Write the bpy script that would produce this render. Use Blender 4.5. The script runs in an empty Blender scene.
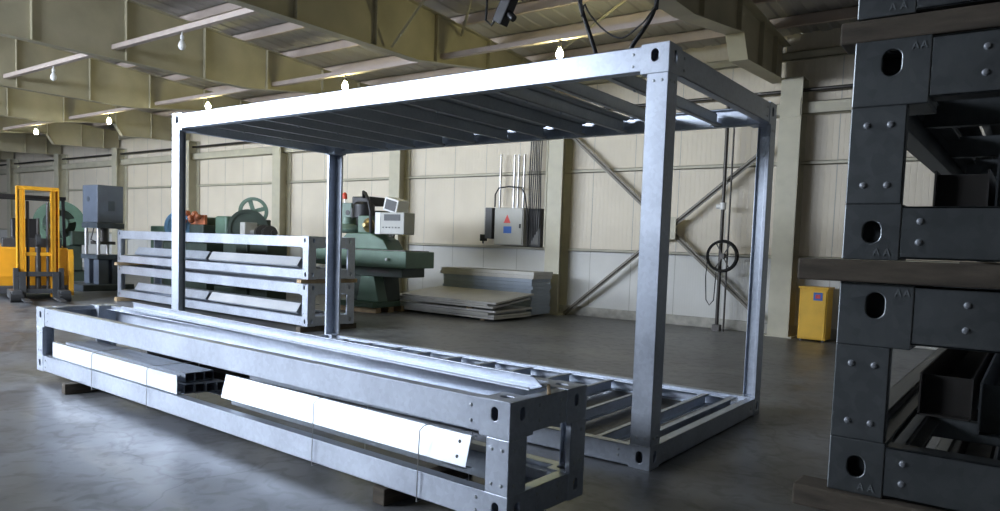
import bpy, math, random
from mathutils import Vector, Matrix
random.seed(7)
PI = math.pi
C = bpy.context.scene.collection
scn = bpy.context.scene

# ------------------------------------------------------------------ camera
CAMP = Vector((8.158, -4.5976, 1.5155))
YAW, PIT, ROL, FPX, SHY = -0.6338, -0.0672, 0.0341, 730.5, 38.755
fw = Vector((math.sin(YAW)*math.cos(PIT), math.cos(YAW)*math.cos(PIT), math.sin(PIT)))
r0 = Vector((math.cos(YAW), -math.sin(YAW), 0)); u0 = r0.cross(fw)
rt = r0*math.cos(ROL) + u0*math.sin(ROL); up = rt.cross(fw)
cam_data = bpy.data.cameras.new('camera'); cam = bpy.data.objects.new('camera', cam_data); C.objects.link(cam)
M = Matrix.Identity(4)
for i in range(3):
    M[i][0] = rt[i]; M[i][1] = up[i]; M[i][2] = -fw[i]; M[i][3] = CAMP[i]
cam.matrix_world = M
cam_data.sensor_width = 36; cam_data.sensor_fit = 'HORIZONTAL'
cam_data.lens = FPX/1000*36; cam_data.shift_y = SHY/1000
cam_data.clip_start = .05; cam_data.clip_end = 200
scn.camera = cam

# ------------------------------------------------------------------ world, light, exposure
w = bpy.data.worlds.new('sky'); scn.world = w; w.use_nodes = True
w.node_tree.nodes['Background'].inputs[0].default_value = (.62, .78, 1, 1)
w.node_tree.nodes['Background'].inputs[1].default_value = .6
vs = scn.view_settings
vs.view_transform = 'Standard'; vs.look = 'None'; vs.gamma = 1; vs.use_curve_mapping = False
vs.exposure = -.1
DAY = (.78, .86, 1.0)
def area_light(name, loc, rot, sx, sy, power, col=DAY):
    l = bpy.data.lights.new(name, 'AREA'); l.shape = 'RECTANGLE'; l.size = sx; l.size_y = sy
    l.energy = power; l.color = col
    o = bpy.data.objects.new(name, l); C.objects.link(o); o.location = loc; o.rotation_euler = rot
    return o
# daylight of the ribbon windows high in the front wall (behind the camera)
WIN_X = [-17.4, -13.6, -9.8, -6.0, -2.2]
for wx in WIN_X:
    area_light('window_daylight', (wx, -8.8, 4.25), (PI/2-.5, 0, 0), 3.4, 2.0, 1150)
# added fill light at the right end of the hall, no gate there
area_light('right_fill_light', (13.6, 2.0, 2.2), (PI/2, 0, PI/2), 4.5, 4.0, 30)

# ------------------------------------------------------------------ materials
def new_mat(name):
    m = bpy.data.materials.new(name); m.use_nodes = True
    return m, m.node_tree.nodes, m.node_tree.links, m.node_tree.nodes['Principled BSDF']
def paint(name, col, rough=.55, metal=0, var=.12, scale=3.0, bump=0, spec=.5, stretch=(1, 1, 1), col2=None):
    m, N, L, P = new_mat(name)
    tc = N.new('ShaderNodeTexCoord'); mp = N.new('ShaderNodeMapping'); mp.inputs['Scale'].default_value = stretch
    n = N.new('ShaderNodeTexNoise'); n.inputs['Scale'].default_value = scale; n.inputs['Detail'].default_value = 6
    L.new(tc.outputs['Object'], mp.inputs[0]); L.new(mp.outputs[0], n.inputs['Vector'])
    r = N.new('ShaderNodeValToRGB'); r.color_ramp.elements[0].position = .3; r.color_ramp.elements[1].position = .7
    c2 = col2 or tuple(min(1, c*(1+var)) for c in col)
    r.color_ramp.elements[0].color = (*[c*(1-var) for c in col], 1); r.color_ramp.elements[1].color = (*c2, 1)
    L.new(n.outputs['Fac'], r.inputs[0]); L.new(r.outputs[0], P.inputs['Base Color'])
    P.inputs['Roughness'].default_value = rough; P.inputs['Metallic'].default_value = metal
    P.inputs['Specular IOR Level'].default_value = spec
    if bump:
        b = N.new('ShaderNodeBump'); b.inputs['Strength'].default_value = bump; b.inputs['Distance'].default_value = .01
        L.new(n.outputs['Fac'], b.inputs['Height']); L.new(b.outputs[0], P.inputs['Normal'])
    return m
def galvanized(name, lo, hi, rough, metal=.72):
    m, N, L, P = new_mat(name)
    tc = N.new('ShaderNodeTexCoord')
    v = N.new('ShaderNodeTexVoronoi'); v.inputs['Scale'].default_value = 38
    n = N.new('ShaderNodeTexNoise'); n.inputs['Scale'].default_value = 2.2; n.inputs['Detail'].default_value = 7
    L.new(tc.outputs['Object'], v.inputs['Vector']); L.new(tc.outputs['Object'], n.inputs['Vector'])
    sp = N.new('ShaderNodeSeparateColor'); L.new(v.outputs['Color'], sp.inputs[0])
    mx = N.new('ShaderNodeMath'); mx.operation = 'MULTIPLY_ADD'; mx.inputs[1].default_value = .22
    L.new(sp.outputs[0], mx.inputs[0]); L.new(n.outputs['Fac'], mx.inputs[2])
    r = N.new('ShaderNodeValToRGB'); r.color_ramp.elements[0].position = .3; r.color_ramp.elements[1].position = .85
    r.color_ramp.elements[0].color = (*lo, 1); r.color_ramp.elements[1].color = (*hi, 1)
    L.new(mx.outputs[0], r.inputs[0]); L.new(r.outputs[0], P.inputs['Base Color'])
    rr = N.new('ShaderNodeMapRange'); rr.inputs[3].default_value = rough-.06; rr.inputs[4].default_value = rough+.08
    L.new(mx.outputs[0], rr.inputs[0]); L.new(rr.outputs[0], P.inputs['Roughness'])
    P.inputs['Metallic'].default_value = metal
    return m
GALV = galvanized('galvanized_steel', (.42, .46, .53), (.58, .63, .71), .38)
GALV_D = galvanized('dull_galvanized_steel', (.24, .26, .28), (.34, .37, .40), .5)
GALV_M = galvanized('bounce_lit_roof_steel', (.58, .60, .60), (.72, .74, .73), .4, .1)  # galvanized steel lightened in colour to stand in for floor bounce light
BOLT = galvanized('zinc_bolt', (.42, .45, .5), (.55, .58, .62), .4)
SHEET = galvanized('bright_sheet_steel', (.80, .85, .92), (.9, .93, .97), .34)
BLACK = paint('black_paint', (.012, .012, .014), .5)
RUBBER = paint('black_rubber', (.018, .018, .018), .8)
CREAM = paint('cream_steel_paint', (.50, .475, .37), .5, var=.1)
RAFT = paint('olive_cream_rafter_paint', (.41, .375, .26), .5, var=.14, scale=1.5)
PURL = paint('pinkish_beige_purlin_paint', (.50, .42, .37), .55, var=.08)
WOOD = paint('weathered_timber', (.085, .07, .052), .85, var=.35, scale=6, bump=.5, stretch=(1, 1, 6))
WOODL = paint('pale_timber', (.36, .26, .15), .8, var=.25, scale=6, bump=.4)
YEL = paint('yellow_machine_paint', (.75, .36, .02), .42, var=.1)
YEL2 = paint('yellow_cabinet_paint', (.72, .42, .03), .5, var=.12)
GRN = paint('green_machine_paint', (.085, .15, .105), .45, var=.15)
GRN_D = paint('dark_green_machine_paint', (.035, .052, .04), .5, var=.25)
GRN_L = paint('pale_green_machine_paint', (.15, .22, .18), .45, var=.12)
BLU = paint('blue_grey_machine_paint', (.10, .12, .155), .4, var=.12)
BLU_D = paint('dark_blue_grey_paint', (.05, .065, .08), .45, var=.2)
BLUW = paint('blue_wheel_paint', (.10, .22, .36), .45, var=.15)
RED = paint('red_paint', (.55, .06, .03), .45)
ORG = paint('rusty_orange_paint', (.38, .12, .05), .6, var=.35, scale=9)
STEEL = galvanized('machined_steel', (.45, .45, .46), (.6, .6, .6), .28)
DSTEEL = paint('dark_oily_steel', (.07, .065, .06), .4, metal=.6)
GREY = paint('light_grey_enclosure_paint', (.42, .42, .39), .5, var=.06)
WHITE = paint('white_plastic', (.75, .75, .73), .4, var=.03)
DGREY = paint('dark_grey_plastic', (.05, .052, .055), .5)
LBL_B = paint('blue_label', (.03, .12, .45), .5, var=.02)
LBL_R = paint('red_label', (.6, .05, .04), .5, var=.02)
PANELM = paint('grey_white_sheet_paint', (.50, .49, .46), .45, var=.08)
PANELB = paint('blue_grey_sheet_edge', (.30, .35, .42), .4, var=.1)
PLINTH = paint('weathered_white_plinth', (.42, .41, .37), .85, var=.3, scale=5, bump=.4)
CEIL = paint('beige_grey_roof_sheet', (.46, .44, .41), .6, var=.1, scale=.8)

def wall_mat(name, col, pitch, dirt):
    m, N, L, P = new_mat(name)
    tc = N.new('ShaderNodeTexCoord')
    wv = N.new('ShaderNodeTexWave'); wv.wave_type = 'BANDS'; wv.bands_direction = 'X'; wv.inputs['Scale'].default_value = pitch
    wv.inputs['Distortion'].default_value = 0
    L.new(tc.outputs['Object'], wv.inputs['Vector'])
    n = N.new('ShaderNodeTexNoise'); n.inputs['Scale'].default_value = 1.3; n.inputs['Detail'].default_value = 8
    L.new(tc.outputs['Object'], n.inputs['Vector'])
    r = N.new('ShaderNodeValToRGB'); r.color_ramp.elements[0].position = .25; r.color_ramp.elements[1].position = .75
    r.color_ramp.elements[0].color = (*[c*dirt for c in col], 1); r.color_ramp.elements[1].color = (*col, 1)
    L.new(n.outputs['Fac'], r.inputs[0]); L.new(r.outputs[0], P.inputs['Base Color'])
    cr = N.new('ShaderNodeValToRGB'); cr.color_ramp.elements[0].position = .0; cr.color_ramp.elements[1].position = .12
    L.new(wv.outputs['Fac'], cr.inputs[0])
    b = N.new('ShaderNodeBump'); b.inputs['Strength'].default_value = .35; b.inputs['Distance'].default_value = .01
    L.new(cr.outputs[0], b.inputs['Height']); L.new(b.outputs[0], P.inputs['Normal'])
    P.inputs['Roughness'].default_value = .5; P.inputs['Specular IOR Level'].default_value = .3
    return m
WALL_U = wall_mat('beige_wall_panel', (.72, .655, .54), 3.2, .9)
WALL_L = wall_mat('white_ribbed_wall_panel', (.68, .68, .655), 6.0, .86)

def floor_mat():
    m, N, L, P = new_mat('worn_sealed_concrete')
    tc = N.new('ShaderNodeTexCoord')
    def noise(s, d, dist=0):
        n = N.new('ShaderNodeTexNoise'); n.inputs['Scale'].default_value = s; n.inputs['Detail'].default_value = d
        n.inputs['Distortion'].default_value = dist; L.new(tc.outputs['Object'], n.inputs['Vector']); return n
    a = noise(.45, 9, .6); b = noise(2.3, 10, .3); g = noise(60, 3)
    r = N.new('ShaderNodeValToRGB'); e = r.color_ramp.elements
    e[0].position = .28; e[0].color = (.125, .130, .138, 1); e[1].position = .75; e[1].color = (.215, .222, .232, 1)
    L.new(a.outputs['Fac'], r.inputs[0])
    r2 = N.new('ShaderNodeValToRGB'); e = r2.color_ramp.elements
    e[0].position = .35; e[0].color = (.62, .62, .62, 1); e[1].position = .68; e[1].color = (1.2, 1.2, 1.2, 1)
    L.new(b.outputs['Fac'], r2.inputs[0])
    mx = N.new('ShaderNodeMix'); mx.data_type = 'RGBA'; mx.blend_type = 'MULTIPLY'; mx.inputs[0].default_value = 1
    L.new(r.outputs[0], mx.inputs[6]); L.new(r2.outputs[0], mx.inputs[7])
    # chalky scuff left where a coil was dragged
    def spot(cx, cy, rad, sx, sy):
        mp = N.new('ShaderNodeMapping'); mp.inputs['Location'].default_value = (-cx*sx, -cy*sy, 0); mp.inputs['Scale'].default_value = (sx, sy, 1)
        L.new(tc.outputs['Object'], mp.inputs[0])
        ln = N.new('ShaderNodeVectorMath'); ln.operation = 'LENGTH'; L.new(mp.outputs[0], ln.inputs[0])
        ad = N.new('ShaderNodeMath'); ad.operation = 'MULTIPLY_ADD'; ad.inputs[1].default_value = rad*1.2; L.new(b.outputs['Fac'], ad.inputs[0]); L.new(ln.outputs['Value'], ad.inputs[2])
        mr = N.new('ShaderNodeMapRange'); mr.inputs[1].default_value = rad*1.75; mr.inputs[2].default_value = rad*1.15
        mr.inputs[3].default_value = 0; mr.inputs[4].default_value = 1; L.new(ad.outputs[0], mr.inputs[0]); return mr
    prev = mx.outputs[2]
    for (cx, cy, rad, sx, sy, k, col) in ((7.05, -.35, .16, 1, .6, .5, (.30, .34, .42, 1)), (3.35, -2.15, .55, .5, 1.2, .38, (.33, .36, .42, 1)), (2.3, -1.9, .5, .4, 1, .3, (.30, .33, .39, 1)), (2.6, -2.7, .45, .6, 1, .2, (.29, .32, .37, 1)), (4.3, -2.75, .22, .45, 2.2, .5, (.30, .32, .35, 1)), (.5, 6.4, .7, .4, 1, .35, (.26, .25, .24, 1)), (3.2, 4.6, .6, .35, 1.3, .3, (.26, .25, .24, 1))):
        s = spot(cx, cy, rad, sx, sy); mk = N.new('ShaderNodeMath'); mk.operation = 'MULTIPLY'; mk.inputs[1].default_value = k
        L.new(s.outputs[0], mk.inputs[0])
        mm = N.new('ShaderNodeMix'); mm.data_type = 'RGBA'; L.new(mk.outputs[0], mm.inputs[0]); L.new(prev, mm.inputs[6]); mm.inputs[7].default_value = col
        prev = mm.outputs[2]
    d = noise(5.5, 12, 1.2)
    r3 = N.new('ShaderNodeValToRGB'); e = r3.color_ramp.elements
    e[0].position = .36; e[0].color = (.55, .54, .52, 1); e[1].position = .52; e[1].color = (1, 1, 1, 1)
    L.new(d.outputs['Fac'], r3.inputs[0])
    vo = N.new('ShaderNodeTexVoronoi'); vo.feature = 'DISTANCE_TO_EDGE'; vo.inputs['Scale'].default_value = .35
    wa = N.new('ShaderNodeVectorMath'); wa.operation = 'MULTIPLY_ADD'; wa.inputs[1].default_value = (.7, .7, 0)
    L.new(b.outputs['Color'], wa.inputs[0]); L.new(tc.outputs['Object'], wa.inputs[2]); L.new(wa.outputs[0], vo.inputs['Vector'])
    r4 = N.new('ShaderNodeValToRGB'); e = r4.color_ramp.elements
    e[0].position = .0; e[0].color = (.45, .45, .45, 1); e[1].position = .006; e[1].color = (1, 1, 1, 1)
    L.new(vo.outputs['Distance'], r4.inputs[0])
    for q in (r3, r4):
        mm = N.new('ShaderNodeMix'); mm.data_type = 'RGBA'; mm.blend_type = 'MULTIPLY'; mm.inputs[0].default_value = .75
        L.new(prev, mm.inputs[6]); L.new(q.outputs[0], mm.inputs[7]); prev = mm.outputs[2]
    L.new(prev, P.inputs['Base Color'])
    rr = N.new('ShaderNodeMapRange'); rr.inputs[1].default_value = .3; rr.inputs[2].default_value = .7; rr.inputs[3].default_value = .33; rr.inputs[4].default_value = .47
    L.new(b.outputs['Fac'], rr.inputs[0]); L.new(rr.outputs[0], P.inputs['Roughness'])
    bp = N.new('ShaderNodeBump'); bp.inputs['Strength'].default_value = .12; bp.inputs['Distance'].default_value = .004
    L.new(g.outputs['Fac'], bp.inputs['Height']); L.new(bp.outputs[0], P.inputs['Normal'])
    return m
FLOOR = floor_mat()
def emis(name, col, s):
    m, N, L, P = new_mat(name)
    P.inputs['Base Color'].default_value = (*col, 1); P.inputs['Emission Color'].default_value = (*col, 1); P.inputs['Emission Strength'].default_value = s
    return m
BULB = emis('glowing_bulb_glass', (1, .93, .45), 240)
def glass():
    m, N, L, P = new_mat('window_glass'); P.inputs['Base Color'].default_value = (.9, .95, 1, 1)
    P.inputs['Roughness'].default_value = .05; P.inputs['Transmission Weight'].default_value = 1; P.inputs['IOR'].default_value = 1.1
    return m
GLASS = glass()

# ------------------------------------------------------------------ mesh helpers
class MB:
    def __init__(s): s.v = []; s.f = []; s.M = None
    def _add(s, vs_, fs):
        b = len(s.v)
        s.v += [tuple(s.M @ Vector(p)) if s.M is not None else tuple(p) for p in vs_]
        s.f += [tuple(b+i for i in f) for f in fs]
        return s
    def box(s, x0, x1, y0, y1, z0, z1):
        if x0 > x1: x0, x1 = x1, x0
        if y0 > y1: y0, y1 = y1, y0
        if z0 > z1: z0, z1 = z1, z0
        return s._add([(x0,y0,z0),(x1,y0,z0),(x1,y1,z0),(x0,y1,z0),(x0,y0,z1),(x1,y0,z1),(x1,y1,z1),(x0,y1,z1)],
               [(0,3,2,1),(4,5,6,7),(0,1,5,4),(1,2,6,5),(2,3,7,6),(3,0,4,7)])
    def bar(s, p, q, wd, ht, upv=(0,0,1)):
        p, q = Vector(p), Vector(q); d = (q-p).normalized(); sd = d.cross(Vector(upv)).normalized(); u = sd.cross(d)
        vs_ = [a + sd*i*wd/2 + u*j*ht/2 for a in (p, q) for i, j in ((-1,-1),(1,-1),(1,1),(-1,1))]
        return s._add(vs_, [(0,1,2,3),(7,6,5,4),(0,4,5,1),(1,5,6,2),(2,6,7,3),(3,7,4,0)])
    def cyl(s, p, q, r, n=20, r2=None):
        p, q = Vector(p), Vector(q); d = (q-p).normalized(); a = d.orthogonal().normalized(); b = d.cross(a)
        r2 = r if r2 is None else r2
        vs_ = []
        for c, rr in ((p, r), (q, r2)):
            vs_ += [c + (a*math.cos(t)+b*math.sin(t))*rr for t in [2*PI*i/n for i in range(n)]]
        fs = [(i, (i+1) % n, n+(i+1) % n, n+i) for i in range(n)] + [tuple(range(n))[::-1], tuple(range(n, 2*n))]
        return s._add(vs_, fs)
    def tube(s, pts, r, n=8, closed=False):
        pts = [Vector(p) for p in pts]; m = len(pts); rings = []
        nrm = None
        for i, p in enumerate(pts):
            if closed: d = (pts[(i+1) % m]-pts[i-1]).normalized()
            else: d = (pts[min(i+1, m-1)]-pts[max(i-1, 0)]).normalized()
            if nrm is None: nrm = d.orthogonal().normalized()
            nrm = (nrm - d*nrm.dot(d)).normalized(); b = d.cross(nrm)
            rings.append([p + (nrm*math.cos(t)+b*math.sin(t))*r for t in [2*PI*k/n for k in range(n)]])
        vs_ = [v for rg in rings for v in rg]; fs = []
        for i in range(m if closed else m-1):
            for k in range(n):
                a0 = i*n; b0 = ((i+1) % m)*n
                fs.append((a0+k, a0+(k+1) % n, b0+(k+1) % n, b0+k))
        if not closed: fs += [tuple(range(n))[::-1], tuple(range((m-1)*n, m*n))]
        return s._add(vs_, fs)
    def lathe(s, prof, o, ax=(0,0,1), n=24):
        o = Vector(o); ax = Vector(ax).normalized(); a = ax.orthogonal().normalized(); b = ax.cross(a); m = len(prof)
        vs_ = [o + ax*h + (a*math.cos(t)+b*math.sin(t))*r for (r, h) in prof for t in [2*PI*k/n for k in range(n)]]
        fs = [(i*n+k, i*n+(k+1) % n, (i+1)*n+(k+1) % n, (i+1)*n+k) for i in range(m-1) for k in range(n)]
        fs += [tuple(range(n))[::-1], tuple(range((m-1)*n, m*n))]
        return s._add(vs_, fs)
    def prism(s, poly, ax, a0, a1):      # poly in the two other axes
        def P(u, v, a): return {'x': (a, u, v), 'y': (u, a, v), 'z': (u, v, a)}[ax]
        n = len(poly)
        return s._add([P(u, v, a0) for u, v in poly] + [P(u, v, a1) for u, v in poly],
               [(i, (i+1) % n, n+(i+1) % n, n+i) for i in range(n)] + [tuple(range(n))[::-1], tuple(range(n, 2*n))])
    def holed(s, u0, u1, v0, v1, cu, cv, hw, hh, ax, a0, a1, n=32, shape='stadium'):
        """rectangular plate with an oval hole; thickness along ax from a0 to a1"""
        def P(u, v, a): return {'x': (a, u, v), 'y': (u, a, v), 'z': (u, v, a)}[ax]
        outer, inner = [], []
        for i in range(n):
            t = 2*PI*(i+.5)/n; c, sn = math.cos(t), math.sin(t)
            k = min((u1-cu if c > 0 else cu-u0)/max(abs(c), 1e-6), (v1-cv if sn > 0 else cv-v0)/max(abs(sn), 1e-6))
            outer.append((cu+c*k, cv+sn*k))
            rr = min(hw, hh); iu = c*rr; iv = sn*rr
            if hh > hw: iv += (hh-hw)*(1 if sn > 0 else -1)
            elif hw > hh: iu += (hw-hh)*(1 if c > 0 else -1)
            inner.append((cu+iu, cv+iv))
        # snap nearest outer points onto the corners
        for (qu, qv) in ((u0, v0), (u0, v1), (u1, v0), (u1, v1)):
            j = min(range(n), key=lambda i: (outer[i][0]-qu)**2+(outer[i][1]-qv)**2); outer[j] = (qu, qv)
        vs_ = [P(u, v, a0) for u, v in outer]+[P(u, v, a0) for u, v in inner]+[P(u, v, a1) for u, v in outer]+[P(u, v, a1) for u, v in inner]
        fs = []
        for i in range(n):
            j = (i+1) % n
            fs += [(i, j, n+j, n+i), (2*n+j, 2*n+i, 3*n+i, 3*n+j), (j, i, 2*n+i, 2*n+j), (n+i, n+j, 3*n+j, 3*n+i)]
        return s._add(vs_, fs)
    def build(s, name, mat, parent=None, loc=(0,0,0), rotz=0, bevel=0, smooth=False):
        me = bpy.data.meshes.new(name); me.from_pydata(s.v, [], s.f); me.update()
        import bmesh
        bm = bmesh.new(); bm.from_mesh(me); bmesh.ops.recalc_face_normals(bm, faces=bm.faces); bm.to_mesh(me); bm.free()
        me.materials.append(mat)
        if smooth:
            me.shade_smooth()
            me.set_sharp_from_angle(angle=math.radians(38))
        o = bpy.data.objects.new(name, me); C.objects.link(o)
        o.location = loc; o.rotation_euler = (0, 0, rotz)
        if parent: o.parent = parent
        if bevel:
            b = o.modifiers.new('edge_bevel', 'BEVEL'); b.width = bevel; b.segments = 2; b.limit_method = 'ANGLE'
        return o
def tag(o, label, cat, group=None, kind=None):
    o['label'] = label; o['category'] = cat
    if group: o['group'] = group
    if kind: o['kind'] = kind
    return o
def thing(name, label, cat, loc=(0,0,0), rotz=0, group=None):
    o = bpy.data.objects.new(name, None); C.objects.link(o); o.location = loc; o.rotation_euler = (0, 0, rotz)
    o.empty_display_size = .2
    return tag(o, label, cat, group)
def struct(name, mb, mat, **k):
    o = mb.build(name, mat, **k); o['kind'] = 'structure'; return o
def dup(root, loc, rotz=None, label=None):
    def cp(o, par):
        c = o.copy(); C.objects.link(c)
        if par: c.parent = par
        for ch in list(kids.get(o.name, [])): cp(ch, c)
        return c
    kids = {}
    for o in list(C.objects):
        if o.parent: kids.setdefault(o.parent.name, []).append(o)
    r = cp(root, None); r.location = loc
    if rotz is not None: r.rotation_euler = (0, 0, rotz)
    if label: r['label'] = label
    return r

# ------------------------------------------------------------------ large structure
XL, XR, YF, YB = -48.0, 14.0, -9.0, 9.7
YR = 0.0                                     # ridge
def top_z(y): return 6.0 - .065*abs(y-YR)    # top of the rafters
struct('floor', MB().box(XL, XR, YF, YB+.2, -.2, 0), FLOOR)
# corrugated roof sheets, one per slope
def roof():
    mb = MB(); n = 2
    for (ya, yb) in ((YR, YB+.2), (YF-.2, YR)):
        za, zb = top_z(ya)+.22, top_z(yb)+.22
        x = XL; v = []; k = 0
        while x < XR:
            for dx, dz in ((0, 0), (.16, 0), (.19, .018), (.31, .018), (.34, 0)):
                v.append((x+dx, dz))
            x += .34
        b = len(mb.v); m = len(v)
        mb.v += [(a, ya, za+dz) for a, dz in v]+[(a, yb, zb+dz) for a, dz in v]
        mb.f += [(b+i, b+i+1, b+m+i+1, b+m+i) for i in range(m-1)]
        # weather skin above so that no sky leaks in
        mb._add([(XL, ya, za+.1), (XR+.4, ya, za+.1), (XR+.4, yb, zb+.1), (XL, yb, zb+.1)], [(0, 1, 2, 3)])
    return mb
struct('ceiling', roof(), CEIL)
BASEH = .2
struct('wall_back', MB().box(XL, XR, YB, YB+.2, 1.47, 5.75), WALL_U)
struct('trim_1', MB().box(XL, XR, YB, YB+.2, BASEH, 1.469), WALL_L)
struct('baseboard_back', MB().box(XL, XR, YB-.06, YB+.2, 0, BASEH), PLINTH, bevel=.01)
struct('wall_left', MB().box(XL-.2, XL, YF-.2, YB+.2, -.2, 6.3), WALL_U)
struct('wall_right', MB().box(XR, XR+.2, YF-.2, YB+.2, -.2, 6.3), WALL_U)
fr = MB(); fr.box(XL, XR, YF-.2, YF, -.2, 3.25).box(XL, XR, YF-.2, YF, 5.3, 5.7)
xs = [XL] + [v for wx in WIN_X for v in (wx-1.75, wx+1.75)] + [XR]
for i in range(0, len(xs), 2): fr.box(xs[i], xs[i+1], YF-.2, YF, 3.25, 5.3)
struct('wall_front', fr, paint('dark_green_front_wall', (.06, .07, .065), .7))
for i, wx in enumerate(WIN_X):
    f = MB(); f.box(wx-1.75, wx+1.75, YF-.12, YF-.04, 3.25, 3.32).box(wx-1.75, wx+1.75, YF-.12, YF-.04, 5.23, 5.3)
    for q in (-1.75, -.59, .53, 1.69): f.box(wx+q, wx+q+.06, YF-.12, YF-.04, 3.32, 5.23)
    o = struct('window_%d' % (i+1), f, WHITE)
    MB().box(wx-1.69, wx+1.69, YF-.09, YF-.08, 3.32, 5.23).build('pane', GLASS, o)
# girts of the back wall
def chan_x(mb, x0, x1, y, z0, z1, dep, t=.012):
    mb.box(x0, x1, y, y+t, z0, z1).box(x0, x1, y, y+dep, z0, z0+t).box(x0, x1, y, y+dep, z1-t, z1)
mb = MB(); chan_x(mb, XL, XR, YB-.07, 1.44, 1.50, .07); struct('trim_2', mb, CREAM)
mb = MB(); chan_x(mb, XL, XR, YB-.07, 3.18, 3.25, .07); struct('trim_3', mb, CREAM)
mb = MB(); chan_x(mb, XL, XR, YB-.22, 4.08, 4.30, .22); struct('trim_4', mb, CREAM)
mb = MB(); chan_x(mb, XL, XR, YB-.12, 5.1, 5.25, .12); struct('trim_5', mb, CREAM)
tag(MB().cyl((XL+.05, YB-.17, 4.52), (XR-.05, YB-.17, 4.52), .035, 12).build('service_pipe', DSTEEL, smooth=True), 'dark thin service pipe running along the top of the back wall', 'pipe')
# vertical seams of the wall panels
mb = MB()
for k in range(-48, 14):
    mb.box(k*1.0+.1, k*1.0+.112, YB-.004, YB+.01, BASEH, 5.7)
struct('trim_6', mb, GREY)
# purlins: Z sections along the hall
PY = [-7.45, -6.2, -4.95, -3.7, -2.45, -1.2, 1.2, 2.45, 3.72, 4.95, 6.2, 7.45, 8.7]
for i, y in enumerate(PY):
    z = top_z(y); mb = MB()
    mb.box(XL, XR, y-.006, y+.006, z, z+.2).box(XL, XR, y-.07, y+.006, z, z+.012).box(XL, XR, y-.006, y+.07, z+.188, z+.2)
    struct('trim_%d' % (i+7), mb, PURL)

# ------------------------------------------------------------------ rafters and columns
RX = [4.05-4.98*k for k in range(-1, 9)]
RLAB = ['steel roof rafter right of the camera, outside the big frame', 'nearest steel roof rafter, ending at the column beside the yellow cabinet',
 'lit olive plate rafter above the middle of the big galvanized frame', 'brownish plate rafter crossing the top left corner of the picture',
 'second rafter from the top left corner, just behind the brown one', 'third rafter from the top left, haunch above the forklift side',
 'fourth rafter from the top left, small haunch above the press', 'fifth rafter from the top left, far down the hall', 'sixth rafter far down the hall', 'last rafter at the far end of the hall']
CLAB = ['wide cream wall column right of the picture', 'cream wall column beside the yellow cabinet', 'cream wall column right of the grey electrical cabinet',
 'cream wall column right behind the green milling machine', 'cream wall column just left of the far inner post of the big frame', 'cream wall column right behind the near left post of the big frame',
 'cream wall column behind the grey blue press', 'cream wall column behind the green flywheel, right of the forklift', 'far cream wall column behind the forklift', 'farthest cream wall column at the left end']
def rafter(X, label):
    fwd = .15 if abs(X-4.05) < .1 else .095
    t = thing('roof_rafter', label, 'rafter', (X, YB-.5, 0), 0, 'plate rafters across the hall')
    oy = YB-.5
    def P(*ps): return [(y-oy, z) for y, z in ps]
    bot = [(YF+.1, 4.72), (-3.0, 4.72), (5.0, 4.72), (7.0, 4.98), (7.25, 4.62), (YB-.1, 4.72)]
    topl = [(YB-.1, top_z(YB-.1)-.012), (YR, top_z(YR)-.012), (YF+.1, top_z(YF+.1)-.012)]
    MB().prism(P(*(bot+topl)), 'x', -.006, .006).build('web', RAFT, t)
    mb = MB()
    for a, b in zip(bot[:-1], bot[1:]):
        p = P(a, b); mb.prism([p[0], p[1], (p[1][0], p[1][1]-.014), (p[0][0], p[0][1]-.014)], 'x', -fwd, fwd)
    mb.build('bottom_flange', RAFT, t)
    mb = MB()
    for a, b in zip(topl[:-1], topl[1:]):
        p = P(a, b); mb.prism([p[0], p[1], (p[1][0], p[1][1]+.012), (p[0][0], p[0][1]+.012)], 'x', -fwd, fwd)
    mb.build('top_flange', RAFT, t)
    def bz(y):
        for a, b in zip(bot[:-1], bot[1:]):
            if a[0] <= y <= b[0]: return a[1]+(b[1]-a[1])*(y-a[0])/(b[0]-a[0])
    for y in (-4.5, -2.5, -.8, .8, 2.4, 4.0, 5.5, 7.05, 8.2, 9.0):
        MB().box(-.085, .085, y-oy-.006, y-oy+.006, bz(y)+.001, top_z(y)-.014).build('stiffener', RAFT, t)
    return t
def column(X, label):
    t = thing('wall_column', label, 'column', (X+.3, YB-.23, 0), 0, 'steel columns along the back wall')
    d = .2
    mb = MB().box(-.19, .19, -d, -d+.016, .02, 4.7).box(-.19, .19, d-.016, d, .02, 4.7).box(-.007, .007, -d+.016, d-.016, .02, 4.7)
    mb.build('shaft', CREAM, t)
    MB().box(-.26, .26, -d-.05, d, 0, .02).build('base_plate', CREAM, t)
    MB().box(-.2, .2, -d-.03, d, 4.7, 4.716).build('cap_plate', CREAM, t)
    MB().box(-.17, .17, -d-.02, -d-.001, 4.0, 4.35).build('bracket', CREAM, t)
for i, X in enumerate(RX):
    if X > XR-.4: continue
    rafter(X, RLAB[i]); 
    column(X, CLAB[i])
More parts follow.
